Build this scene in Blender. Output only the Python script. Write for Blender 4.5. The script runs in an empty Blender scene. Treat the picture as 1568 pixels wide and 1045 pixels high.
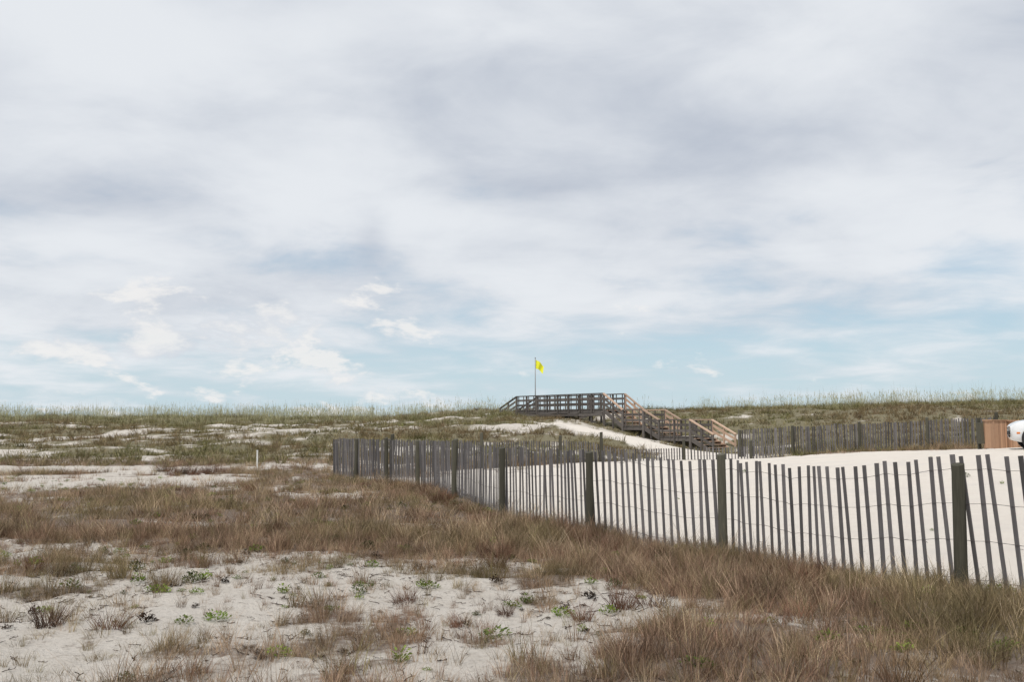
import bpy, math, numpy as np
from mathutils import Vector
rng=np.random.default_rng(7)
scene=bpy.context.scene
scene.view_settings.view_transform='Standard'
scene.view_settings.look='None'
scene.view_settings.exposure=0

# ------------------------------------------------------------ noise
T=rng.random((256,256))
def vnoise(x,y,s=0):
    x=np.asarray(x,float)+s*17.3; y=np.asarray(y,float)+s*31.7
    xi=np.floor(x).astype(int); yi=np.floor(y).astype(int)
    fx=x-xi; fy=y-yi
    fx=fx*fx*(3-2*fx); fy=fy*fy*(3-2*fy)
    a=T[xi%256,yi%256]; b=T[(xi+1)%256,yi%256]; c=T[xi%256,(yi+1)%256]; d=T[(xi+1)%256,(yi+1)%256]
    return (a*(1-fx)+b*fx)*(1-fy)+(c*(1-fx)+d*fx)*fy
def fbm(x,y,o=4,s=0):
    r=0;a=1;t=0
    for i in range(o):
        r=r+a*vnoise(np.asarray(x)*2**i,np.asarray(y)*2**i,s+i*3); t+=a; a*=.5
    return r/t
def sst(a,b,x):
    t=np.clip((np.asarray(x,float)-a)/(b-a),0,1); return t*t*(3-2*t)

# ------------------------------------------------------------ layout (metres)
FY=np.array([4.0,8.2,9.04,12.7,14.8,17.5,21.5,25.8,28.2,29.6,30.6])
FX=np.array([5.85,4.38,4.09,2.77,1.24,-.08,-1.17,-2.35,-3.46,-4.6,-5.5])
BX=np.array([-5.5,-2,3.2,7.3,11.3,14,17,60]); BY=np.array([30.6,35,40,42,41,39.5,36.5,34])
C=np.array([ # ground control heights
(-5,0,0),(0,0,0),(5,0,.1),(-12,8,0),(0,6,0),(0,10,-.02),(-8,15,0),(-20,20,.05),
(4.09,9.04,.08),(4.38,8.2,.18),(5.85,4,.2),(2.77,12.7,-.09),(1.24,14.8,.03),(-.08,17.5,.03),(-1.17,21.5,0),
(-2.35,25.8,-.03),(-5.5,30.6,-.03),(-10,28,0),(-22,30,.05),(-15,38,.05),(-30,40,.1),
(8,14,.1),(9,22,.25),(14,22,.5),(12,33,.5),(17,33,.82),(16,30,.85),(22,30,.9),(25,20,.8),
(0,30,-.05),(3.2,40,.1),(7.3,42,.1),(11.3,41,.25),(14,40,.5),(18,38,.65),(24,38,.8),
(8,47.5,.15),(7,56,.85),(2.6,60,1.6),(6,65,1.4),(.4,73,2.3),(9,62,.75),(11.6,57.5,.0),(12,52,.1),(13.5,57,.2),(14.5,53,.4),
(-6,50,.75),(-15,52,.75),(-30,55,.8),(-3,63,1.55),(-15,68,1.4),(-35,68,1.4),
(-1.5,78,2.5),(-12,85,2.1),(-25,86,2.1),(-45,86,2.1),(5,80,2.45),(16,78,2.75),(25,76,2.95),(38,74,3.2),(18,62,1.6),(26,58,1.7),(38,55,1.7),
(-45,110,0),(0,110,0),(45,110,.2)],float)
def tps_fit(C):
    n=len(C); P=C[:,:2]
    r=np.sqrt(((P[:,None]-P[None])**2).sum(-1)); K=r**2*np.log(r+1e-9)
    K+=np.eye(n)*2.0
    A=np.zeros((n+3,n+3)); A[:n,:n]=K; A[:n,n]=1;A[:n,n+1:]=P;A[n,:n]=1;A[n+1:,:n]=P.T
    b=np.zeros(n+3); b[:n]=C[:,2]
    return np.linalg.solve(A,b)
W=tps_fit(C)
def base(x,y):
    x=np.clip(x,-48,45);y=np.clip(y,-3,112)
    n=len(C);o=W[n]+W[n+1]*x+W[n+2]*y
    for i in range(n):
        r=np.sqrt((x-C[i,0])**2+(y-C[i,1])**2); o=o+W[i]*r**2*np.log(r+1e-9)
    return o
def lot(x,y):
    a=sst(-.1,.5,x-np.interp(y,FY,FX)); b=sst(.6,-.6,y-np.interp(x,BX,BY)+ (vnoise(x*.8,y*.8,5)-.5)*1.2)
    return np.where(y<30.6,a,0+1.0*(x>-5.5))*b
def path(x,y):
    pts=[(3.6,61.5),(5.2,59.0),(7.3,56.0),(8.8,52),(9.2,47.5),(8.5,43.5),(8,40)]
    d=np.full(np.shape(x),99.)
    for (ax,ay),(bx,by) in zip(pts[:-1],pts[1:]):
        t=np.clip(((x-ax)*(bx-ax)+(y-ay)*(by-ay))/((bx-ax)**2+(by-ay)**2),0,1)
        d=np.minimum(d,np.hypot(x-ax-t*(bx-ax),y-ay-t*(by-ay)))
    return sst(3.4,1.7,d+(vnoise(x*.9,y*.9,8)-.5)*1.8)
def height(x,y):
    x=np.asarray(x,float);y=np.asarray(y,float)
    h=base(x,y)
    L=np.maximum(lot(x,y),path(x,y))
    dn=sst(38,50,y)
    h=h+(fbm(x*.5,y*.5,3,1)-.5)*.16*(1-.7*L)*(1+2.0*dn*(1-L))
    h=h+(fbm(x*.22,y*.35,2,4)-.5)*.6*dn*(1-L)*sst(18,6,x)
    h=h+(fbm(x*3,y*3,2,2)-.5)*.08*(1-.75*L)
    far=sst(100,125,y)
    return h*(1-far)+(-.3)*far
def veg(x,y):
    n1=fbm(x*.35,y*.35,3,11); n2=fbm(x*1.5,y*1.5,3,12); n3=fbm(x*.16,y*.22,3,13)
    xb=np.interp(y,[5,6.3,7.5,9.6,12,13.5,15],[-1.5,-.8,.8,1.7,.4,-6,-16])
    v=sst(-1.0,.9,x-xb+(n2-.5)*3.6+(n1-.5)*2.0)
    v=v*(.78+.22*sst(.36,.5,n2*.7+n1*.3))
    sparse=.21+.6*sst(.49,.67,n2*.75+n1*.25)
    left=sst(-3.2,-7,x+y*.10)*.46*sst(.36,.54,n1*.5+n2*.5)
    midl=sst(9.0,11.5,y)*.58*sst(.38,.55,n2*.6+n1*.4)
    a=np.maximum(np.maximum(v,midl),np.maximum(sparse,left))
    band=.38+.62*sst(.34,.50,n1*.6+n2*.4)
    a=np.where(y<15,np.maximum(a,band*sst(11.5,14.5,y)),band)
    st=.15+.8*sst(.47,.58,n1*.5+n3*.3+n2*.2)
    stm=sst(23,26,y)*sst(-3.4,-5.5,x)
    a=a*(1-stm)+st*stm
    du=.30+.7*sst(.42,.52,n1*.40+n3*.25+n2*.35+.08*sst(66,78,y)+ .05*sst(48,40,y)+.10*sst(9,13,x)+.02)
    dm=sst(36,40,y)
    a=a*(1-dm)+du*dm
    fs=sst(1.7,.6,np.abs(x-np.interp(y,FY,FX)+.5))*(y<30)
    a=np.maximum(a,fs*.95)
    L=lot(x,y)
    inn=.8*sst(4.5,1.5,np.interp(x,BX,BY)-y)*sst(3.5,-1,x)*sst(.40,.55,n2*.5+n1*.5)+.55*sst(.60,.7,n2)*sst(1.4,.2,x-np.interp(y,FY,FX))*(y<30)
    a=a*(1-L)+np.clip(inn,0,1)*L
    return np.clip(a*(1-path(x,y)),0,1)

# ------------------------------------------------------------ material helpers
def mat(name):
    m=bpy.data.materials.new(name); m.use_nodes=True
    nt=m.node_tree; b=nt.nodes['Principled BSDF']; return m,nt,b
def N(nt,t,**k):
    n=nt.nodes.new(t)
    for a,v in k.items(): setattr(n,a,v)
    return n
def math_(nt,op,a,b=None,c=None,clamp=False):
    n=N(nt,'ShaderNodeMath',operation=op); n.use_clamp=clamp
    for i,v in enumerate((a,b,c)):
        if v is None: continue
        if isinstance(v,(int,float)): n.inputs[i].default_value=v
        else: nt.links.new(v,n.inputs[i])
    return n.outputs[0]
def mix(nt,f,a,b,bt='MIX'):
    n=N(nt,'ShaderNodeMix',data_type='RGBA',blend_type=bt)
    for s,v in ((n.inputs[0],f),(n.inputs[6],a),(n.inputs[7],b)):
        if isinstance(v,(int,float)): s.default_value=v
        elif isinstance(v,tuple): s.default_value=(*v,1)
        else: nt.links.new(v,s)
    return n.outputs[2]
def noise(nt,vec,scale,detail=4,rough=.55,dist=0):
    n=N(nt,'ShaderNodeTexNoise'); n.inputs['Scale'].default_value=scale;n.inputs['Detail'].default_value=detail
    n.inputs['Roughness'].default_value=rough;n.inputs['Distortion'].default_value=dist
    if vec is not None: nt.links.new(vec,n.inputs['Vector'])
    return n.outputs['Fac']
def ss(nt,x,a,b):
    n=N(nt,'ShaderNodeMapRange',interpolation_type='SMOOTHSTEP')
    nt.links.new(x,n.inputs[0]); n.inputs[1].default_value=a;n.inputs[2].default_value=b
    return n.outputs[0]

# ground
gm,nt,b=mat('ground_sand')
geo=N(nt,'ShaderNodeNewGeometry').outputs['Position']
def attr(nt,name):
    return N(nt,'ShaderNodeAttribute',attribute_name=name).outputs['Fac']
av=attr(nt,'veg');al=attr(nt,'lot');ad=attr(nt,'dune')
n5=noise(nt,geo,2.5,6,.6); n6=noise(nt,geo,14,5,.65); n7=noise(nt,geo,70,3,.7); n8=noise(nt,geo,.5,4,.5)
sand=mix(nt,n5,(.54,.49,.43),(.75,.705,.645))
sand=mix(nt,math_(nt,'MULTIPLY',ss(nt,n6,.54,.68),.5),sand,(.31,.26,.21))
sand=mix(nt,math_(nt,'MULTIPLY',ss(nt,n7,.58,.68),.6),sand,(.15,.115,.085))
lotc=mix(nt,n5,(.77,.70,.615),(.87,.81,.735))
lotc=mix(nt,math_(nt,'MULTIPLY',ss(nt,n8,.5,.7),.35),lotc,(.68,.64,.60))
lotc=mix(nt,math_(nt,'MULTIPLY',ss(nt,n7,.66,.74),.3),lotc,(.45,.38,.30))
sand=mix(nt,al,sand,lotc)
soil=mix(nt,n6,(.095,.066,.047),(.25,.185,.14))
dsoil=mix(nt,n6,(.11,.105,.045),(.21,.175,.095))
soil=mix(nt,ad,soil,dsoil)
vm=math_(nt,'ADD',av,math_(nt,'MULTIPLY',math_(nt,'SUBTRACT',n6,.5),1.3))
vm=ss(nt,vm,.35,.95)
col=mix(nt,math_(nt,'MULTIPLY',vm,.88),sand,soil)
nt.links.new(col,b.inputs['Base Color']); b.inputs['Roughness'].default_value=.95;b.inputs['Specular IOR Level'].default_value=.1
bp=N(nt,'ShaderNodeBump'); bp.inputs['Strength'].default_value=.85; bp.inputs['Distance'].default_value=.08
hh=math_(nt,'ADD',math_(nt,'MULTIPLY',n6,1.0),math_(nt,'MULTIPLY',n7,.35)); nt.links.new(hh,bp.inputs['Height']); nt.links.new(bp.outputs[0],b.inputs['Normal'])

def seq(parts):
    o=[]
    for a,b_,s in parts: o+=list(np.arange(a,b_,s))
    return np.array(o)
xs=np.unique(np.concatenate([[-6000,-3000,-1200,-500,-250,-140,-100],seq([(-80,-30,1.5),(-30,-10,.45),(-10,10,.11),(10,30,.35),(30,80,1.5)]),[80,100,140,250,500,1200,3000,6000]]))
ys=np.unique(np.concatenate([[-6000,-2000,-600,-150,-50,-20,-8],seq([(-4,5,.6),(5,18,.1),(18,42,.25),(42,95,.5),(95,130,1.5)]),[130,150,200,350,700,1500,3000,6000]]))
GX,GY=np.meshgrid(xs,ys); gx=GX.ravel();gy=GY.ravel()
gz=height(gx,gy)
nx,ny=len(xs),len(ys)
i=np.arange(nx-1)[None,:]+np.arange(ny-1)[:,None]*nx
F=np.stack([i,i+1,i+1+nx,i+nx],-1).reshape(-1,4)
me=bpy.data.meshes.new('ground')
me.vertices.add(len(gx)); me.vertices.foreach_set('co',np.stack([gx,gy,gz],-1).ravel())
me.loops.add(F.size); me.loops.foreach_set('vertex_index',F.ravel().astype(np.int32))
me.polygons.add(len(F)); me.polygons.foreach_set('loop_start',np.arange(0,F.size,4).astype(np.int32))
me.polygons.foreach_set('use_smooth',np.ones(len(F),bool))
me.update(calc_edges=True)
for nm,arr in (('veg',veg(gx,gy)),('lot',np.maximum(lot(gx,gy),path(gx,gy))),('dune',sst(38,46,gy))):
    a=me.attributes.new(nm,'FLOAT','POINT'); a.data.foreach_set('value',arr.astype(np.float32))
me.materials.append(gm)
ground=bpy.data.objects.new('ground',me); scene.collection.objects.link(ground)

# ------------------------------------------------------------ mesh builder
class MB:
    def __init__(s): s.v=[];s.f=[];s.r=[];s.m=[]
    def box(s,p0,p1,side,w,t,mi=0,r=None):
        """beam p0->p1, width w along 'side', thickness t along the other normal"""
        p0=Vector(p0);p1=Vector(p1);d=(p1-p0).normalized();side=Vector(side);side=(side-d*side.dot(d)).normalized();n=d.cross(side)
        k=len(s.v)
        if r is None:r=rng.random()
        for p in (p0,p1):
            for a,b_ in ((-1,-1),(1,-1),(1,1),(-1,1)):
                s.v.append(p+side*(a*w/2)+n*(b_*t/2)); s.r.append(r)
        for q in ((3,2,1,0),(4,5,6,7),(0,1,5,4),(1,2,6,5),(2,3,7,6),(3,0,4,7)):
            s.f.append([k+z for z in q]); s.m.append(mi)
    def tube(s,p0,p1,r0,r1,n=12,mi=0,r=None,wob=0,slant=0):
        p0=Vector(p0);p1=Vector(p1);d=(p1-p0).normalized();a=d.orthogonal().normalized();b_=d.cross(a);k=len(s.v)
        if r is None:r=rng.random()
        segs=5 if wob else 1
        ph=rng.random(n)*wob
        for j in range(segs+1):
            t=j/segs;c=p0.lerp(p1,t);rr=r0+(r1-r0)*t
            for q in range(n):
                an=2*math.pi*q/n;R=rr*(1+ph[q]+wob*.4*rng.random())
                s.v.append(c+a*math.cos(an)*R+b_*math.sin(an)*R+d*(slant*math.cos(an)*R if j==segs else 0));s.r.append(r)
        for j in range(segs):
            for q in range(n):
                s.f.append([k+j*n+q,k+j*n+(q+1)%n,k+(j+1)*n+(q+1)%n,k+(j+1)*n+q]);s.m.append(mi)
        s.f.append([k+segs*n+q for q in range(n)]);s.m.append(mi)
        s.f.append([k+q for q in reversed(range(n))]);s.m.append(mi)
    def obj(s,name,mats,parent=None,smooth=False,bevel=0):
        me=bpy.data.meshes.new(name);me.from_pydata([tuple(v) for v in s.v],[],s.f)
        a=me.attributes.new('rnd','FLOAT','POINT');a.data.foreach_set('value',np.array(s.r,np.float32))
        for m in mats:me.materials.append(m)
        me.polygons.foreach_set('material_index',np.array(s.m,np.int32))
        if smooth: me.polygons.foreach_set('use_smooth',np.ones(len(s.f),bool))
        o=bpy.data.objects.new(name,me);scene.collection.objects.link(o)
        if parent:o.parent=parent
        if bevel:
            md=o.modifiers.new('bevel','BEVEL');md.width=bevel;md.segments=2
        return o
def empty(name):
    o=bpy.data.objects.new(name,None);scene.collection.objects.link(o);return o
def H(x,y): return float(height(np.array([x]),np.array([y]))[0])

def wood(name,c1,c2,stretch=(30,30,2.5),k0=.7,k1=.6):
    m,nt,b=mat(name)
    g=N(nt,'ShaderNodeNewGeometry').outputs['Position']
    mp=N(nt,'ShaderNodeMapping'); mp.inputs['Scale'].default_value=stretch; nt.links.new(g,mp.inputs[0])
    n=noise(nt,mp.outputs[0],1.5,6,.65)
    c=mix(nt,n,c1,c2)
    r=attr(nt,'rnd')
    k=math_(nt,'ADD',math_(nt,'MULTIPLY',r,k1),k0)
    hs=N(nt,'ShaderNodeHueSaturation'); nt.links.new(c,hs.inputs['Color']); nt.links.new(k,hs.inputs['Value'])
    nt.links.new(hs.outputs[0],b.inputs['Base Color']); b.inputs['Roughness'].default_value=.85;b.inputs['Specular IOR Level'].default_value=.2
    bp=N(nt,'ShaderNodeBump');bp.inputs['Strength'].default_value=.5;bp.inputs['Distance'].default_value=.01
    nt.links.new(n,bp.inputs['Height']);nt.links.new(bp.outputs[0],b.inputs['Normal'])
    return m
slat_m=wood('weathered_slat',(.065,.06,.06),(.21,.198,.198),k0=.55,k1=.9)
post_m=wood('weathered_post',(.03,.03,.023),(.15,.14,.105),(45,45,3))
greyw=wood('boardwalk_grey_wood',(.07,.063,.058),(.18,.16,.148),(10,10,10))
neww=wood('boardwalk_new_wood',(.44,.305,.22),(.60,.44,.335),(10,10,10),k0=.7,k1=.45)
wire_m,nt,b=mat('galvanised_wire'); b.inputs['Base Color'].default_value=(.16,.14,.13,1);b.inputs['Roughness'].default_value=.6;b.inputs['Metallic'].default_value=.5

# ------------------------------------------------------------ fences
def resample(P,pitch):
    P=np.array(P,float);L=np.concatenate([[0],np.cumsum(np.hypot(*np.diff(P,axis=0).T))])
    s=0;out=[]
    while s<L[-1]:
        out.append(s); x=np.interp(s,L,P[:,0]);y=np.interp(s,L,P[:,1])
        s+=pitch(x,y)*(1+.2*(rng.random()-.5))
    out=np.array(out);return np.interp(out,L,P[:,0]),np.interp(out,L,P[:,1]),out
def fence(P,posts,pitch,h,name='sand_fence',ph=1.3,sw=.055,lean=0.03,side=-1,postside=.1,pr=.062,bias=None):
    e=empty(name)
    x,y,s=resample(P,pitch);hf=h if callable(h) else (lambda x,y:h)
    dx=np.gradient(x);dy=np.gradient(y);l=np.hypot(dx,dy);dx/=l;dy/=l
    la=(fbm(s*.35,s*0,2,21)-.5)*2*lean; lo=(fbm(s*.3,s*0+5,2,22)-.5)*2*lean
    if bias: la=la+np.array([bias(a,b_) for a,b_ in zip(x,y)])
    m=MB();z=height(x,y)
    tops=[]
    for i in range(len(x)):
        hh=hf(x[i],y[i])*(1+.035*(rng.random()-.5)) ; hh+=.06*(fbm(s[i]*.6,0,2,25)-.5)
        a=la[i]+rng.normal()*.017; o=lo[i]+rng.normal()*.01
        p0=Vector((x[i],y[i],z[i]-.06)); p1=Vector((x[i]+dx[i]*a*hh-dy[i]*o*hh,y[i]+dy[i]*a*hh+dx[i]*o*hh,z[i]+hh))
        m.box(p0,p1,(dx[i],dy[i],0),sw*(.8+.35*rng.random()),.011)
        tops.append((p0,p1))
    m.obj('slats',[slat_m],e)
    w=MB()
    for fr in (.13,.40,.66,.9):
        for i in range(len(tops)-1):
            a=tops[i][0].lerp(tops[i][1],fr);b_=tops[i+1][0].lerp(tops[i+1][1],fr)
            if a.z<z[i]:continue
            off=Vector((dy[i],-dx[i],0))*.009*(1 if i%2 else -1); off2=-off
            w.box(a+off,b_+off2,(0,0,1),.0035,.0035);w.box(a-off,b_-off2,(0,0,1),.0035,.0035)
    w.obj('wire',[wire_m],e)
    p=MB()
    for q in posts:
        px,py=q[0],q[1];hh=q[2] if len(q)>2 else ph
        j=int(np.argmin((x-px)**2+(y-py)**2)); ox,oy=-dy[j]*side*postside,dx[j]*side*postside
        zz=H(px+ox,py+oy)
        p.tube((px+ox,py+oy,zz-.3),(px+ox+rng.normal()*.02,py+oy+rng.normal()*.02,zz+hh),pr,pr*.93,16,wob=.07,slant=.25)
    p.obj('posts',[post_m],e)
    return e
near=list(zip(FX,FY))[::-1]
fence(near,[(5.2,5.9,1.25),(4.12,9.0,1.13),(2.77,12.7,1.27),(1.24,14.8,1.2),(-.08,17.5,1.22),(-1.17,21.5,1.25),(-2.35,25.8,1.22),(-3.46,28.2,1.24),(-4.6,29.6,1.2)],
      lambda x,y:float(np.interp(y,[8,13,20,30],[.158,.138,.11,.10])),1.2,lean=.035,side=-1,pr=.056,sw=.05,bias=lambda x,y:float(np.interp(y,[8,14,20,30],[-.085,-.06,-.03,-.05])))
back=[(-5.5,30.6),(-2.5,34.5),(0,37.5),(3.2,40),(7.3,42),(11.3,41)]
fence(back,[(-4,32.5),(-1.2,36),(1.8,38.9,1.1),(3.6,40.2,1.2),(7.3,42,.85),(10,41.4,.75)],lambda x,y:.13,
      lambda x,y:float(np.interp(x,[-5.5,-2,3,4.5,11.3],[1.18,1.05,.85,.5,.5])),lean=.09,side=-1)
fr=[(10.2,44.5),(13,42.5),(16,40.5),(18.8,38.3)]
fence(fr,[(10.3,44.4,1.2),(12.2,42.9,1.25),(14.6,41.4,1.25),(16.8,39.9,1.3),(18.8,38.3,1.35)],lambda x,y:.105,1.2,lean=.04,side=-1,sw=.06)

# ------------------------------------------------------------ boardwalk
bw=empty('boardwalk')
u=Vector((.585,-.811,0)).normalized(); v=Vector((-u.y,u.x,0)); v=-v if v.y<0 else v  # v: far side
Wd=1.8
path_=[((-.9,74.9),1.75,'s'),((.4,73.0),2.62,'d'),((6.1,65.2),2.62,'s'),((7.2,63.7),1.5,'d'),((8.31,62.2),1.5,'s'),((9.13,61.0),.85,'d'),((10.65,58.9),.85,'s'),((11.75,57.35),-.02,'e')]
dk=MB();rl=MB();ps=MB()
RH=1.04
for k in range(len(path_)-1):
    (x0,y0),z0,t=path_[k];(x1,y1),z1,_=path_[k+1]
    A=Vector((x0,y0,z0));B=Vector((x1,y1,z1));L=(Vector((x1,y1,0))-Vector((x0,y0,0))).length
    d=(B-A).normalized();hd=Vector((d.x,d.y,0)).normalized()
    if t=='d':
        n=int(L/.15)
        for i in range(n):
            c=A+hd*(i+.5)*L/n
            dk.box(c-v*.06,c+v*(Wd+.06),hd,L/n-.012,.04,0)
        for o in (0,Wd*.5,Wd):
            dk.box(A+v*o+Vector((0,0,-.14)),B+v*o+Vector((0,0,-.14)),(0,0,1),.22,.045,0)
    else:
        n=max(3,int(round(abs(z1-z0)/.18)))
        for i in range(n):
            tt=(i+.5)/n; c=A.lerp(B,tt)
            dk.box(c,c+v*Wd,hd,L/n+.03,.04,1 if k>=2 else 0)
        for o in (-.02,Wd+.02):
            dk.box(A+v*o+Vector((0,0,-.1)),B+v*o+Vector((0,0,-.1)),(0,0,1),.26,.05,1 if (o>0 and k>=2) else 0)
    np_=max(2,int(round(L/1.25))+1) if t=='d' else 2
    for sd,o in ((0,0),(1,Wd)):
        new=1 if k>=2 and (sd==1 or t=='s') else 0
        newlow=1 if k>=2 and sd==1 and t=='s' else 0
        off=v*(o+(-.05 if sd==0 else .05))
        up=Vector((0,0,RH))
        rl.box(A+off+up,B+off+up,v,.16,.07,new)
        for q in (.36,.70) :
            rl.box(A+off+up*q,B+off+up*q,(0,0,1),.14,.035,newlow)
        if t=='d':
            for i in range(np_):
                c=A.lerp(B,i/(np_-1))+off*1.0
                g=H(c.x,c.y)
                ps.box((c.x,c.y,min(g,c.z-.3)-.2),(c.x,c.y,c.z+RH-.036),v,.10,.10,0)
            for i in range(int(L/.6)):
                c=A.lerp(B,(i+.5)/int(L/.6))+off+v*(.045 if sd else -.045)
                rl.box((c.x,c.y,c.z-.05),(c.x,c.y,c.z+RH-.036),v,.04,.06,0)
        else:
            for tt in (.03,.5,.97) :
                c=A.lerp(B,tt)+off
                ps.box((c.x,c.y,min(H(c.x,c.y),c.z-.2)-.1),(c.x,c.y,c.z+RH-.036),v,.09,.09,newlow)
for i in range(4):
    a=Vector((.4,73.0,0)).lerp(Vector((6.1,65.2,0)),i/4);b_=Vector((.4,73.0,0)).lerp(Vector((6.1,65.2,0)),(i+1)/4)
    g0=H(a.x,a.y)
    ps.box(Vector((a.x,a.y,g0+.1))-v*.11,Vector((b_.x,b_.y,2.45))-v*.11,(0,0,1),.12,.035)
    ps.box(Vector((a.x,a.y,2.25))-v*.15,Vector((b_.x,b_.y,2.25))-v*.15,(0,0,1),.16,.035)
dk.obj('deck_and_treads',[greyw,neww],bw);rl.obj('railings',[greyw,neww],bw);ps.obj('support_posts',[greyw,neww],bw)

# ------------------------------------------------------------ flag
fl=empty('yellow_warning_flag')
pm,nt,b=mat('flagpole_metal');b.inputs['Base Color'].default_value=(.3,.3,.3,1);b.inputs['Roughness'].default_value=.5
p=MB();g=H(1.8,76);p.tube((1.8,76,g-.2),(1.8,76,6.72),.045,.03,10);p.tube((1.8,76,6.72),(1.8,76,6.80),.05,.02,10);p.obj('pole',[pm],fl,True)
fm,nt,b=mat('flag_cloth');b.inputs['Base Color'].default_value=(.86,.86,.04,1);b.inputs['Roughness'].default_value=.8
f=MB();nu,nv=12,10
for j in range(nv+1):
    for i in range(nu+1):
        a=i/nu;c=j/nv
        f.v.append(Vector((1.84+a*.62-.08*c*a,76+.07*math.sin(a*9+c*2),6.6-c*.68-a*.42*(1-.3*c)+.12*a*math.sin(a*5)-.0)));f.r.append(0)
for j in range(nv):
    for i in range(nu):
        k=j*(nu+1)+i;f.f.append([k,k+1,k+nu+2,k+nu+1]);f.m.append(0)
f.obj('flag',[fm],fl,True)

# ------------------------------------------------------------ small white stake
wm,nt,b=mat('white_pvc');b.inputs['Base Color'].default_value=(.75,.75,.72,1)
st=MB();g=H(-9.0,35);st.tube((-9,35,g-.1),(-9.01,35,g+.62),.028,.026,10);st.tube((-9.01,35,g+.62),(-9.01,35,g+.66),.034,.03,10)
st.obj('marker_stake',[wm])

# ------------------------------------------------------------ trash receptacles
tw=wood('cedar_boards',(.34,.20,.125),(.50,.32,.21),(20,20,3))
dkm,nt,b=mat('dark_bin_plastic');b.inputs['Base Color'].default_value=(.03,.032,.035,1)
tr=empty('trash_enclosure')
m=MB()
def bin_(m,cx,cy,w,h,rot):
    g=H(cx,cy)-.03;c,s_=math.cos(rot),math.sin(rot)
    R=lambda a,b_,z:Vector((cx+a*c-b_*s_,cy+a*s_+b_*c,g+z))
    n=6
    for sx,sy,ax in ((0,-1,0),(0,1,0),(-1,0,1),(1,0,1)):
        for i in range(n):
            o=(i+.5)/n*w-w/2
            if ax==0:p=(o,sy*w/2)
            else:p=(sx*w/2,o)
            dr=Vector((c,s_,0)) if ax==0 else Vector((-s_,c,0))
            m.box(R(*p,.05),R(*p,h),dr,w/n-.008,.025,0)
    for a in (-1,1):
        for b_ in (-1,1):
            m.box(R(a*w*.46,b_*w*.46,0),R(a*w*.46,b_*w*.46,h),Vector((c,s_,0)),.07,.07,0)
    for a in (-1,1):
        m.box(R(-w*.56,a*w*.5,h+.022),R(w*.56,a*w*.5,h+.022),Vector((-s_,c,0)),.11,.035,0)
        m.box(R(a*w*.5,-w*.44,h+.022),R(a*w*.5,w*.44,h+.022),Vector((c,s_,0)),.11,.035,0)
    m.tube(R(0,0,.1),R(0,0,h+.01),w*.36,w*.4,16,1)
bin_(m,17.22,35.2,.5,1.02,.25);bin_(m,17.82,35.0,.46,.99,.15)
m.obj('wooden_bins',[tw,dkm],tr)
m=MB();g=H(16.9,35.8)
m.box((16.88,35.7,g-.1),(16.88,35.7,g+1.12),(1,0,0),.1,.1);m.box((16.86,35.5,g+.2),(16.80,35.5,g+.95),(1,0,0),.12,.3)
m.obj('grey_post',[post_m],tr)

# ------------------------------------------------------------ car
car=empty('parked_car')
cp,nt,b=mat('white_car_paint');b.inputs['Base Color'].default_value=(.78,.79,.80,1);b.inputs['Roughness'].default_value=.25;b.inputs['Coat Weight'].default_value=.6
cg,nt,b=mat('car_glass');b.inputs['Base Color'].default_value=(.02,.025,.03,1);b.inputs['Roughness'].default_value=.05
ct,nt,b=mat('tyre_rubber');b.inputs['Base Color'].default_value=(.02,.02,.02,1);b.inputs['Roughness'].default_value=.8
cr,nt,b=mat('alloy_rim');b.inputs['Base Color'].default_value=(.5,.5,.52,1);b.inputs['Metallic'].default_value=.9;b.inputs['Roughness'].default_value=.3
cl,nt,b=mat('head_lamp');b.inputs['Base Color'].default_value=(.75,.77,.8,1);b.inputs['Roughness'].default_value=.08
ca,nt,b=mat('amber_lens');b.inputs['Base Color'].default_value=(.7,.2,.03,1)
S=[(0,.36,.45,.66,.70,.50,.56,.50),(.07,.27,.4,.72,.78,.68,.70,.58),(.25,.22,.36,.78,.86,.80,.80,.66),(.75,.2,.34,.86,.94,.86,.85,.68),(1.25,.2,.33,.93,1.0,.87,.86,.70),
   (1.9,.2,.33,.96,1.36,.88,.87,.60),(2.2,.2,.33,.97,1.44,.88,.87,.58),(3.0,.2,.33,.99,1.46,.88,.87,.58),(3.6,.2,.33,1.0,1.38,.87,.86,.56),(4.05,.22,.36,1.01,1.08,.84,.83,.66),(4.4,.27,.42,.96,1.02,.76,.74,.62),(4.5,.40,.5,.85,.9,.66,.66,.56)]
V=[];Fc=[];Mi=[]
for s_ in S:
    x,zb,zs,zh,zt,wl,wh,wt=s_
    half=[(wl*.9,zb),(wl,zs),(max(wl,wh)+.015,(zs+zh)/2),(wh,zh),((wh+wt)/2,(zh+zt)/2+.02),(wt,zt-.015),(wt*.5,zt+.01)]
    ring=[(-a,z) for a,z in half]+[(a,z) for a,z in reversed(half)]
    for a,z in ring:V.append((x,a,z))
n=14
for i in range(len(S)-1):
    for j in range(n):
        Fc.append([i*n+j,i*n+(j+1)%n,(i+1)*n+(j+1)%n,(i+1)*n+j])
        cab=4<=i<=8
        Mi.append(1 if (cab and j in(3,4,8,9) and i in(5,6,7)) or (i in (4,8) and j in (4,5,6,7,8)) else 0)
Fc.append(list(range(n)));Mi.append(0);Fc.append([(len(S)-1)*n+j for j in reversed(range(n))]);Mi.append(0)
me=bpy.data.meshes.new('body');me.from_pydata(V,[],Fc)
for q in (cp,cg):me.materials.append(q)
me.polygons.foreach_set('material_index',Mi);me.polygons.foreach_set('use_smooth',[True]*len(Fc))
bo=bpy.data.objects.new('body',me);scene.collection.objects.link(bo);bo.parent=car
m=MB()
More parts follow.
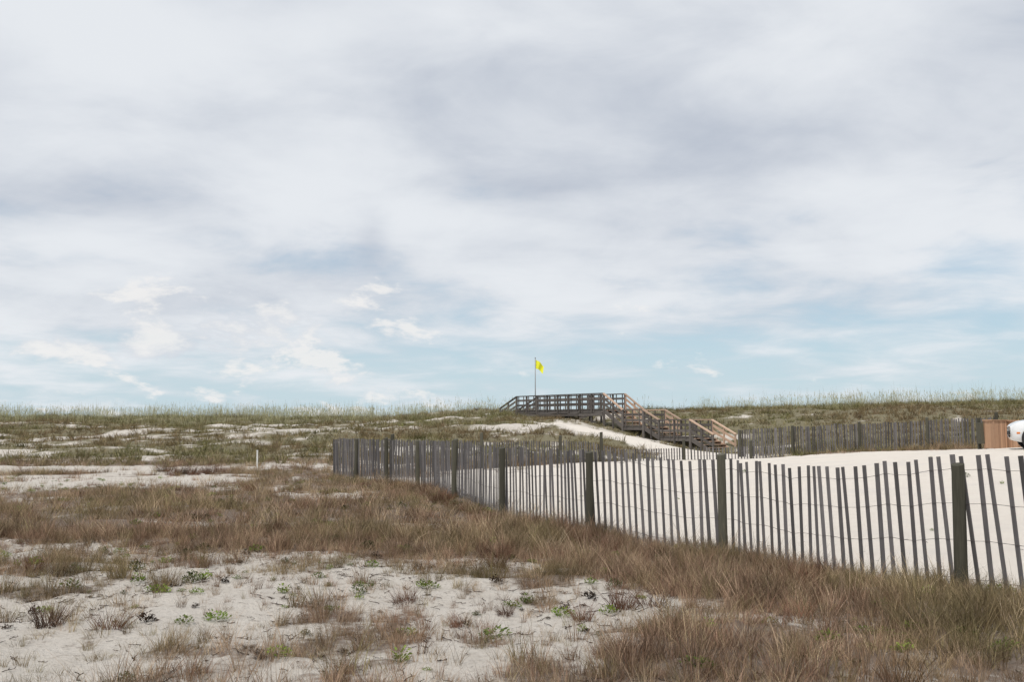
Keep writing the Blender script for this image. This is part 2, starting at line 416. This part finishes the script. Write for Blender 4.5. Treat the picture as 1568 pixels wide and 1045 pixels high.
for wx in (.66,3.55):
    for sy in (-1,1):
        y0=sy*.70;y1=sy*.895
        m.tube((wx,y0,.33),(wx,y1+sy*.004,.33),.385,.385,28,0)
        m.tube((wx,y0,.32),(wx,y1+sy*.02,.32),.325,.315,28,0)
        m.tube((wx,y1,.32),(wx,y1+sy*.028,.32),.22,.21,28,1)
        for q in range(5):
            an=q*2*math.pi/5;m.box((wx,y1+sy*.035,.32),(wx+.19*math.cos(an),y1+sy*.035,.32+.19*math.sin(an)),(0,1,0),.02,.05,1)
        m.tube((wx,y1,.32),(wx,y1+sy*.045,.32),.06,.05,12,0)
m.obj('wheels',[ct,cr],car)
m=MB()
for sy in (-1,1):
    m.box((.10,sy*.64,.66),(.42,sy*.79,.70),(0,0,1),.14,.06,0);m.box((.16,sy*.735,.5),(.26,sy*.79,.5),(0,0,1),.06,.05,1)
    m.box((1.75,sy*.88,1.0),(1.75,sy*1.05,1.02),(0,0,1),.12,.1,2)
m.box((-.01,-.35,.5),(-.01,.35,.5),(0,0,1),.12,.04,3);m.box((1.95,-.885,.8),(2.15,-.885,.8),(0,0,1),.03,.03,3)
m.obj('lamps_and_trim',[cl,ca,cp,ct],car,bevel=.01)
car.location=(15.70,31.2,H(16.3,31));car.rotation_euler=(0,-.01,math.radians(-22))

# ------------------------------------------------------------ vegetation prototypes
def vegmat(name,cols,patch=None,pscale=.35,trans=0,spec=0,pf=.75):
    m=bpy.data.materials.new(name);m.use_nodes=True;nt=m.node_tree;nt.nodes.clear()
    out=N(nt,'ShaderNodeOutputMaterial')
    cr_=N(nt,'ShaderNodeValToRGB');nt.links.new(attr(nt,'tr'),cr_.inputs[0])
    el=cr_.color_ramp.elements
    el[0].color=(*cols[0],1);el[1].color=(*cols[-1],1)
    for k,c in enumerate(cols[1:-1]):
        e=el.new((k+1)/(len(cols)-1));e.color=(*c,1)
    c=cr_.outputs[0]
    g=N(nt,'ShaderNodeNewGeometry').outputs['Position']
    if patch: c=mix(nt,math_(nt,'MULTIPLY',ss(nt,noise(nt,g,pscale,2),.45,.60),pf),c,patch)
    fine=noise(nt,g,1.6,2,.6); k=math_(nt,'ADD',math_(nt,'MULTIPLY',fine,2.2),-.1)
    r=attr(nt,'rnd'); k=math_(nt,'MULTIPLY',k,math_(nt,'ADD',math_(nt,'MULTIPLY',r,1.0),.5))
    hs=N(nt,'ShaderNodeHueSaturation');nt.links.new(c,hs.inputs['Color']);nt.links.new(k,hs.inputs['Value'])
    d=N(nt,'ShaderNodeBsdfDiffuse');nt.links.new(hs.outputs[0],d.inputs[0])
    if trans:
        t=N(nt,'ShaderNodeBsdfTranslucent');mx=N(nt,'ShaderNodeMixShader');mx.inputs[0].default_value=trans
        nt.links.new(hs.outputs[0],t.inputs[0]);nt.links.new(d.outputs[0],mx.inputs[1]);nt.links.new(t.outputs[0],mx.inputs[2]);nt.links.new(mx.outputs[0],out.inputs[0])
    else: nt.links.new(d.outputs[0],out.inputs[0])
    return m
def blades(n,hmin,hmax,rad,w,lean,curl,name,m,seed,heads=0,SG=3):
    r=np.random.default_rng(seed);v=[];f=[];rr=[]
    for i in range(n):
        a=r.random()*6.283;q=rad*math.sqrt(r.random());bx,by=q*math.cos(a),q*math.sin(a)
        h=hmin+(hmax-hmin)*r.random();an=a+r.normal()*.9;ln=lean*(.3+r.random());cu=curl*r.random()
        fa=r.random()*3.14;wx,wy=math.cos(fa)*w/2,math.sin(fa)*w/2;k=len(v);rv=r.random()
        for s in range(SG+1):
            t=s/SG;off=h*(ln*t+cu*t*t);z=h*(t-.35*cu*t*t)-.01
            px,py=bx+math.cos(an)*off,by+math.sin(an)*off
            ww=(1-.85*t)
            v+= [(px-wx*ww,py-wy*ww,z),(px+wx*ww,py+wy*ww,z)];rr+=[rv,rv]
        for s in range(SG): f.append([k+2*s,k+2*s+1,k+2*s+3,k+2*s+2])
        if i<heads:
            for e in range(4):
                k=len(v);t=.8+.05*e;off=h*(ln*t+cu*t*t);z=h*(t-.35*cu*t*t)
                px,py=bx+math.cos(an)*off,by+math.sin(an)*off;s2=.018
                v+=[(px,py,z),(px+s2*math.cos(an+e),py+s2*math.sin(an+e),z-.02),(px+s2*1.3*math.cos(an+e),py+s2*1.3*math.sin(an+e),z-.08),(px+.006,py,z-.05)];rr+=[.9]*4;f.append([k,k+1,k+2,k+3])
    me=bpy.data.meshes.new(name);me.from_pydata(v,[],f);a=me.attributes.new('rnd','FLOAT','POINT');a.data.foreach_set('value',np.array(rr,np.float32));me.materials.append(m)
    return bpy.data.objects.new(name,me)
def leaves(n,rad,hmax,ls,name,m,seed):
    r=np.random.default_rng(seed);v=[];f=[];rr=[]
    for i in range(n):
        a=r.random()*6.283;q=rad*r.random()**.6;c=Vector((q*math.cos(a),q*math.sin(a),hmax*(1-(q/rad)**2*.7)*r.random()+.01))
        d=Vector((math.cos(a)+r.normal()*.5,math.sin(a)+r.normal()*.5,.3+r.random()*.8)).normalized();s=d.cross(Vector((r.normal()*.3,r.normal()*.3,1))).normalized()
        l=ls*(.6+.8*r.random());w=l*.28;nn=d.cross(s)*l*.12;k=len(v);x=r.random()
        v+=[tuple(c),tuple(c+d*l*.4+s*w-nn),tuple(c+d*l),tuple(c+d*l*.4-s*w-nn),tuple(c+d*l*.45)];rr+=[x]*5
        f+=[[k,k+1,k+4],[k+1,k+2,k+4],[k+2,k+3,k+4],[k+3,k,k+4]]
        if i%5==0:
            k=len(v);v+=[(0,0,-.01),(.004,0,-.01),tuple(c+Vector((.003,0,0))),tuple(c)];rr+=[.1]*4;f.append([k,k+1,k+2,k+3])
    me=bpy.data.meshes.new(name);me.from_pydata(v,[],f);at=me.attributes.new('rnd','FLOAT','POINT');at.data.foreach_set('value',np.array(rr,np.float32));me.materials.append(m)
    return bpy.data.objects.new(name,me)
def twig(seed,m):
    r=np.random.default_rng(seed);b_=MB();p=Vector((0,0,.004));a=0
    for i in range(4):
        a+=r.normal()*.6;q=p+Vector((math.cos(a),math.sin(a),r.normal()*.15))*.022
        q.z=abs(q.z)+.002;b_.box(p,q,(0,0,1),.005*(1-.12*i),.004)
        if r.random()<.6:
            aa=a+r.choice([-1,1])*.9;b_.box(q,q+Vector((math.cos(aa),math.sin(aa),.3))*.025,(0,0,1),.004,.003)
        p=q
    me=bpy.data.meshes.new('twig');me.from_pydata([tuple(x) for x in b_.v],[],b_.f);me.materials.append(m)
    at=me.attributes.new('rnd','FLOAT','POINT');at.data.foreach_set('value',np.array(b_.r,np.float32))
    return bpy.data.objects.new('twig',me)
brown=vegmat('brown_grass',[(.21,.12,.083),(.31,.205,.145),(.145,.095,.067),(.42,.31,.22),(.24,.145,.098),(.19,.16,.08)],patch=(.19,.17,.08),pf=.6)
straw=vegmat('straw_grass',[(.50,.40,.27),(.36,.25,.17),(.25,.22,.11),(.44,.31,.22)])
dune_m=vegmat('dune_grass',[(.155,.16,.06),(.24,.21,.11),(.11,.115,.045),(.27,.215,.135),(.19,.175,.075)],patch=(.21,.14,.09),pscale=.12,pf=.6)
oat_m=vegmat('sea_oats',[(.36,.34,.22),(.28,.28,.15)])
green=vegmat('green_leaf',[(.14,.20,.04),(.22,.29,.055),(.10,.14,.04),(.17,.22,.05)],trans=.3)
dkgreen=vegmat('dark_green_leaf',[(.06,.08,.03),(.10,.12,.045),(.08,.07,.035)],trans=.2)
dead=vegmat('dead_plant',[(.045,.035,.03),(.09,.065,.05),(.06,.05,.04)])
red=vegmat('dead_brown_shrub',[(.12,.06,.04),(.17,.09,.06),(.09,.06,.045)])

def scatter(name,protos,x,y,scl,zoff=0,tilt=.12):
    col=bpy.data.collections.new(name+'_kinds')
    for p in protos: col.objects.link(p)
    n=len(x);z=height(x,y)+zoff
    me=bpy.data.meshes.new(name);me.vertices.add(n);me.vertices.foreach_set('co',np.stack([x,y,z],-1).astype(np.float32).ravel())
    a=me.attributes.new('rot','FLOAT_VECTOR','POINT');R=np.stack([rng.normal(0,tilt,n),rng.normal(0,tilt,n),rng.random(n)*6.283],-1);a.data.foreach_set('vector',R.astype(np.float32).ravel())
    a=me.attributes.new('scl','FLOAT','POINT');a.data.foreach_set('value',np.asarray(scl,np.float32))
    a=me.attributes.new('tr','FLOAT','POINT');a.data.foreach_set('value',rng.random(n).astype(np.float32))
    a=me.attributes.new('idx','INT','POINT');a.data.foreach_set('value',rng.integers(0,len(protos),n).astype(np.int32))
    me.update()
    o=bpy.data.objects.new(name,me);scene.collection.objects.link(o)
    g=bpy.data.node_groups.new(name,'GeometryNodeTree')
    g.interface.new_socket('Geometry',in_out='INPUT',socket_type='NodeSocketGeometry');g.interface.new_socket('Geometry',in_out='OUTPUT',socket_type='NodeSocketGeometry')
    gi=g.nodes.new('NodeGroupInput');go=g.nodes.new('NodeGroupOutput');ip=g.nodes.new('GeometryNodeInstanceOnPoints')
    ci=g.nodes.new('GeometryNodeCollectionInfo');ci.inputs['Collection'].default_value=col;ci.inputs['Separate Children'].default_value=True;ci.inputs['Reset Children'].default_value=True
    def na(nm,t):
        q=g.nodes.new('GeometryNodeInputNamedAttribute');q.data_type=t;q.inputs['Name'].default_value=nm;return q.outputs['Attribute']
    e=g.nodes.new('FunctionNodeEulerToRotation');rz=g.nodes.new('GeometryNodeRealizeInstances')
    L=g.links.new
    L(gi.outputs[0],ip.inputs['Points']);L(ci.outputs[0],ip.inputs['Instance']);ip.inputs['Pick Instance'].default_value=True
    L(na('idx','INT'),ip.inputs['Instance Index']);L(na('rot','FLOAT_VECTOR'),e.inputs[0]);L(e.outputs[0],ip.inputs['Rotation']);L(na('scl','FLOAT'),ip.inputs['Scale']);L(ip.outputs[0],rz.inputs[0]);L(rz.outputs[0],go.inputs[0])
    md=o.modifiers.new('scatter','NODES');md.node_group=g
    print(name,n)
    return o
def sample(n,y0,y1,pad=1.5,slope=.56):
    t=rng.random(n);y=np.sqrt(y0*y0+t*(y1*y1-y0*y0));x=(rng.random(n)*2-1)*(slope*y+pad);return x,y
def keep(x,y,pr):
    k=rng.random(len(x))<pr;return x[k],y[k]

gp=[blades(42,.10,.26,.07,.0042,.28,.5,'grass_a',brown,1),blades(36,.08,.20,.10,.0040,.5,.6,'grass_b',brown,2),
    blades(30,.14,.34,.06,.0042,.2,.4,'grass_c',brown,3),blades(26,.12,.32,.08,.0038,.35,.7,'grass_d',straw,4),blades(48,.04,.12,.14,.0048,.5,.6,'grass_e',brown,5)]
x,y=sample(15500,5.2,15);vv=veg(x,y);vv=np.clip(vv*1.05-.05,0,1)**1.15;x,y=keep(x,y,vv*(1-lot(x,y)*.6))
vv=veg(x,y)
scatter('beach_grass',gp,x,y,(.36+.35*rng.random(len(x))+.6*vv**1.5*fbm(x*.9,y*.9,2,77)*1.5)*(.8+.45*(rng.random(len(x))<.15)))
gp2=[blades(34,.10,.26,.12,.007,.35,.5,'mgrass_a',brown,11,SG=2),blades(32,.10,.22,.16,.007,.5,.6,'mgrass_b',brown,12,SG=2),blades(24,.14,.32,.12,.006,.3,.6,'mgrass_c',straw,13,SG=2),blades(36,.05,.14,.2,.008,.5,.5,'mgrass_d',brown,14,SG=2)]
x,y=sample(19000,14,40);x,y=keep(x,y,np.clip(veg(x,y)*1.1-.08,0,1)*np.interp(y,[14,26,40],[1,.75,.45]))
scatter('beach_grass',gp2,x,y,.5+.8*rng.random(len(x))*(.5+fbm(x*.5,y*.5,2,78)))
dp=[blades(22,.12,.38,.25,.026,.4,.6,'dgrass_a',dune_m,21,SG=2),blades(22,.10,.28,.3,.026,.6,.6,'dgrass_b',dune_m,22,SG=2),blades(18,.2,.5,.2,.02,.3,.5,'dgrass_c',dune_m,23,SG=2)]
x,y=sample(27000,37,96,slope=.56);v_=veg(x,y);x,y=keep(x,y,np.clip(v_*1.3-.34,0,1)*(1-.75*sst(2.0,1.0,np.abs((x-6.1)*.811+(y-65.2)*.585-.9))*(np.abs(y-64)<11)))
scatter('dune_grass',dp,x,y,(.4+.75*rng.random(len(x))**1.3)*(1+.5*(rng.random(len(x))<.08)))
op=[blades(8,.6,1.4,.5,.015,.08,.25,'oats_a',oat_m,31,heads=5),blades(6,.7,1.6,.6,.014,.06,.25,'oats_b',oat_m,32,heads=4)]
x,y=sample(5200,70,96,slope=.56);ok=(np.abs(x-8)>8)|(rng.random(len(x))<.1);x,y=x[ok],y[ok]
x,y=keep(x,y,.3+.7*sst(.4,.6,fbm(x*.2,y*.2,2,41)))
scatter('sea_oats',op,x,y,.5+.75*rng.random(len(x)),tilt=.04)
lp=[leaves(80,.09,.07,.030,'leafy_a',green,41),leaves(60,.06,.09,.028,'leafy_b',green,42),leaves(110,.11,.07,.028,'leafy_c',green,43),leaves(110,.09,.10,.028,'leafy_d',dkgreen,44)]
x,y=sample(3600,5.5,30);x,y=keep(x,y,(.10+.5*sst(.50,.62,fbm(x*.6,y*.6,2,51)))*(1-.95*lot(x,y))*np.interp(y,[6,30],[.35,.8]))
x2,y2=sample(190,6,14);x2,y2=keep(x2,y2,1-lot(x2,y2)); x=np.concatenate([x,x2]);y=np.concatenate([y,y2])
scatter('beach_plant',lp,x,y,.35+.75*rng.random(len(x))**1.6)
ddp=[blades(60,.04,.12,.07,.007,.9,.9,'dead_a',dead,51),leaves(80,.07,.09,.035,'dead_b',dead,52),leaves(60,.06,.07,.03,'dead_c',dead,53)]
x,y=sample(900,5.5,20);x,y=keep(x,y,.45*(1-lot(x,y)))
scatter('withered_plant',ddp,x,y,.3+.7*rng.random(len(x))**2)
# dark brown shrubs: foreground singles, clumps on the near side of the fence, a low mat far left
rp=[blades(150,.12,.26,.10,.005,.6,.4,'shrub_a',red,61),blades(120,.10,.22,.13,.005,.8,.5,'shrub_b',red,62)]
fx_=[];fy_=[]
for yy in np.arange(8.5,28,.28):
    if rng.random()<.55:
        fx_.append(np.interp(yy,FY,FX)-.35-abs(rng.normal())*.5);fy_.append(yy+rng.normal()*.1)
x=np.array([-1.0,-.15,.95,1.5,-3.6,-6.3,-1.5,-3.2,2.9,3.4,2.3]+fx_);y=np.array([9.4,12.5,8.7,11.6,14.5,24.0,16.0,8.0,9.9,10.6,8.0]+fy_)
s_=.7+.5*rng.random(len(x))
x=np.concatenate([x,-10.6+rng.normal(0,.9,14)]);y=np.concatenate([y,32+rng.normal(0,.5,14)]);s_=np.concatenate([s_,1.2+.5*rng.random(14)])
x3,y3=sample(170,7,26);x3,y3=keep(x3,y3,.8*(1-lot(x3,y3)));x=np.concatenate([x,x3]);y=np.concatenate([y,y3]);s_=np.concatenate([s_,.4+.7*rng.random(len(x3))])
scatter('brown_shrub',rp,x,y,s_)
x,y=sample(9000,5.5,14);x,y=keep(x,y,(.2+.7*sst(.42,.6,fbm(x*1.2,y*1.2,2,61)))*(1-.95*lot(x,y)))
scatter('twig_litter',[twig(k,dead) for k in (1,2,3,4)],x,y,.25+.9*rng.random(len(x))**2,tilt=.05)

# ------------------------------------------------------------ sun, sky
sun_el,sun_az=math.radians(58),math.radians(-150)
Sd=Vector((math.sin(sun_az)*math.cos(sun_el),math.cos(sun_az)*math.cos(sun_el),math.sin(sun_el)))
l=bpy.data.lights.new('sun','SUN');l.energy=2.35;l.angle=math.radians(6);l.color=(1,.94,.86)
lo=bpy.data.objects.new('sun',l);scene.collection.objects.link(lo);lo.rotation_euler=Sd.to_track_quat('Z','Y').to_euler()
w=bpy.data.worlds.new('World');scene.world=w;w.use_nodes=True;nt=w.node_tree;nt.nodes.clear()
out=N(nt,'ShaderNodeOutputWorld');bg=N(nt,'ShaderNodeBackground');bg.inputs[1].default_value=.1
sky=N(nt,'ShaderNodeTexSky',sky_type='NISHITA');sky.sun_disc=False;sky.sun_elevation=sun_el;sky.sun_rotation=sun_az;sky.air_density=1.0;sky.dust_density=.6
tc=N(nt,'ShaderNodeTexCoord').outputs['Generated']
sp=N(nt,'ShaderNodeSeparateXYZ');nt.links.new(tc,sp.inputs[0]);X,Y,Z=sp.outputs
zz=math_(nt,'ADD',math_(nt,'MAXIMUM',Z,0),.14)
cb=N(nt,'ShaderNodeCombineXYZ');nt.links.new(math_(nt,'DIVIDE',X,zz),cb.inputs[0]);nt.links.new(math_(nt,'DIVIDE',Y,zz),cb.inputs[1]);P=cb.outputs[0]
az=math_(nt,'ARCTAN2',X,Y);el=math_(nt,'ARCSINE',Z)
nA=noise(nt,P,.75,5,.5,.5);nB=noise(nt,P,2.2,6,.56,.35)
cb2=N(nt,'ShaderNodeCombineXYZ');nt.links.new(az,cb2.inputs[0]);nt.links.new(math_(nt,'MULTIPLY',el,2.2),cb2.inputs[1]);Q=cb2.outputs[0]
nC=noise(nt,Q,12,7,.6,.15); nD=noise(nt,Q,2.2,3,.5,.3); nE=noise(nt,Q,4.5,6,.56,.5)
def blob(px,py,sx,sy,amp):
    a0=math.atan((px-784)/1506);e0=math.atan((650-py)/1506*math.cos(a0));sx/=1506;sy/=1506
    wob=math_(nt,'MULTIPLY',math_(nt,'SUBTRACT',nD,.5),.2)
    a=math_(nt,'DIVIDE',math_(nt,'SUBTRACT',math_(nt,'ADD',az,wob),a0),sx);e=math_(nt,'DIVIDE',math_(nt,'SUBTRACT',math_(nt,'ADD',el,math_(nt,'MULTIPLY',wob,.4)),e0),sy)
    r=math_(nt,'ADD',math_(nt,'MULTIPLY',a,a),math_(nt,'MULTIPLY',e,e))
    return math_(nt,'MULTIPLY',math_(nt,'EXPONENT',math_(nt,'MULTIPLY',r,-1)),amp)
def add(*a):
    r=a[0]
    for q in a[1:]: r=math_(nt,'ADD',r,q)
    return r
br=add(math_(nt,'MULTIPLY',math_(nt,'SUBTRACT',nA,.5),1.5),math_(nt,'MULTIPLY',math_(nt,'SUBTRACT',nB,.5),.8),math_(nt,'MULTIPLY',math_(nt,'SUBTRACT',nE,.5),.9),
  blob(760,120,320,80,-.36),blob(1130,240,250,70,-.26),blob(130,290,190,40,-.24),blob(60,215,160,40,.35),blob(200,60,280,70,.36),blob(480,330,250,70,.14),
  blob(1350,290,260,50,.34),blob(1250,40,250,50,.2),blob(260,450,260,30,-.22),blob(550,370,35,50,-.28),blob(850,270,150,25,-.2),blob(150,350,140,30,.15),blob(1200,400,300,50,.2))
br=ss(nt,math_(nt,'ADD',br,.66),.0,1.0)
cloudc=mix(nt,br,(4.9,5.3,6.1),(8.3,8.5,8.8))
cv=add(math_(nt,'MULTIPLY',math_(nt,'SUBTRACT',nA,.5),1.1),math_(nt,'MULTIPLY',math_(nt,'SUBTRACT',nB,.5),1.3),math_(nt,'MULTIPLY',math_(nt,'SUBTRACT',nE,.5),.9),math_(nt,'MULTIPLY',el,3.5),
   blob(1560,390,120,60,-.4),blob(1500,500,230,40,-.15),blob(250,450,330,60,.24),blob(1500,30,90,40,-.3),blob(1150,400,350,80,.24),blob(800,470,400,50,.06),blob(1050,550,500,30,-.12))
cv=ss(nt,math_(nt,'ADD',cv,.06),-.05,.75)
cu=add(math_(nt,'MULTIPLY',nC,1.15),math_(nt,'MULTIPLY',nE,.25),blob(410,485,120,30,.19),blob(560,520,70,25,.13),blob(100,505,190,35,.13),blob(1450,535,110,12,.04),
    blob(930,568,50,12,.08),blob(520,580,130,25,.09),blob(60,620,110,12,.10),blob(320,525,90,22,.13),blob(380,610,60,14,.08),blob(1250,420,350,130,-.12))
cu=math_(nt,'MULTIPLY',ss(nt,cu,.78,.90),ss(nt,el,.19,.13))
cud=ss(nt,nC,.42,.62)
hz=ss(nt,el,.20,-.02)
skyc=mix(nt,math_(nt,'MULTIPLY',hz,.72),mix(nt,.5,sky.outputs[0],(4.4,6.3,7.9)),(5.85,7.3,8.1))
c=mix(nt,math_(nt,'MULTIPLY',cv,.92),skyc,cloudc)
c=mix(nt,math_(nt,'MULTIPLY',cu,.78),c,mix(nt,cud,(6.3,6.8,7.5),(9.0,8.85,8.7)))
nt.links.new(c,bg.inputs[0]);nt.links.new(bg.outputs[0],out.inputs[0])

# ------------------------------------------------------------ camera
cam=bpy.data.cameras.new('camera');cam.sensor_width=36;cam.lens=36*1506/1568;cam.clip_end=20000;cam.clip_start=.05
co=bpy.data.objects.new('camera',cam);scene.collection.objects.link(co);co.location=(0,0,1.6);co.rotation_euler=(math.radians(90+4.86),0,0)
scene.camera=co
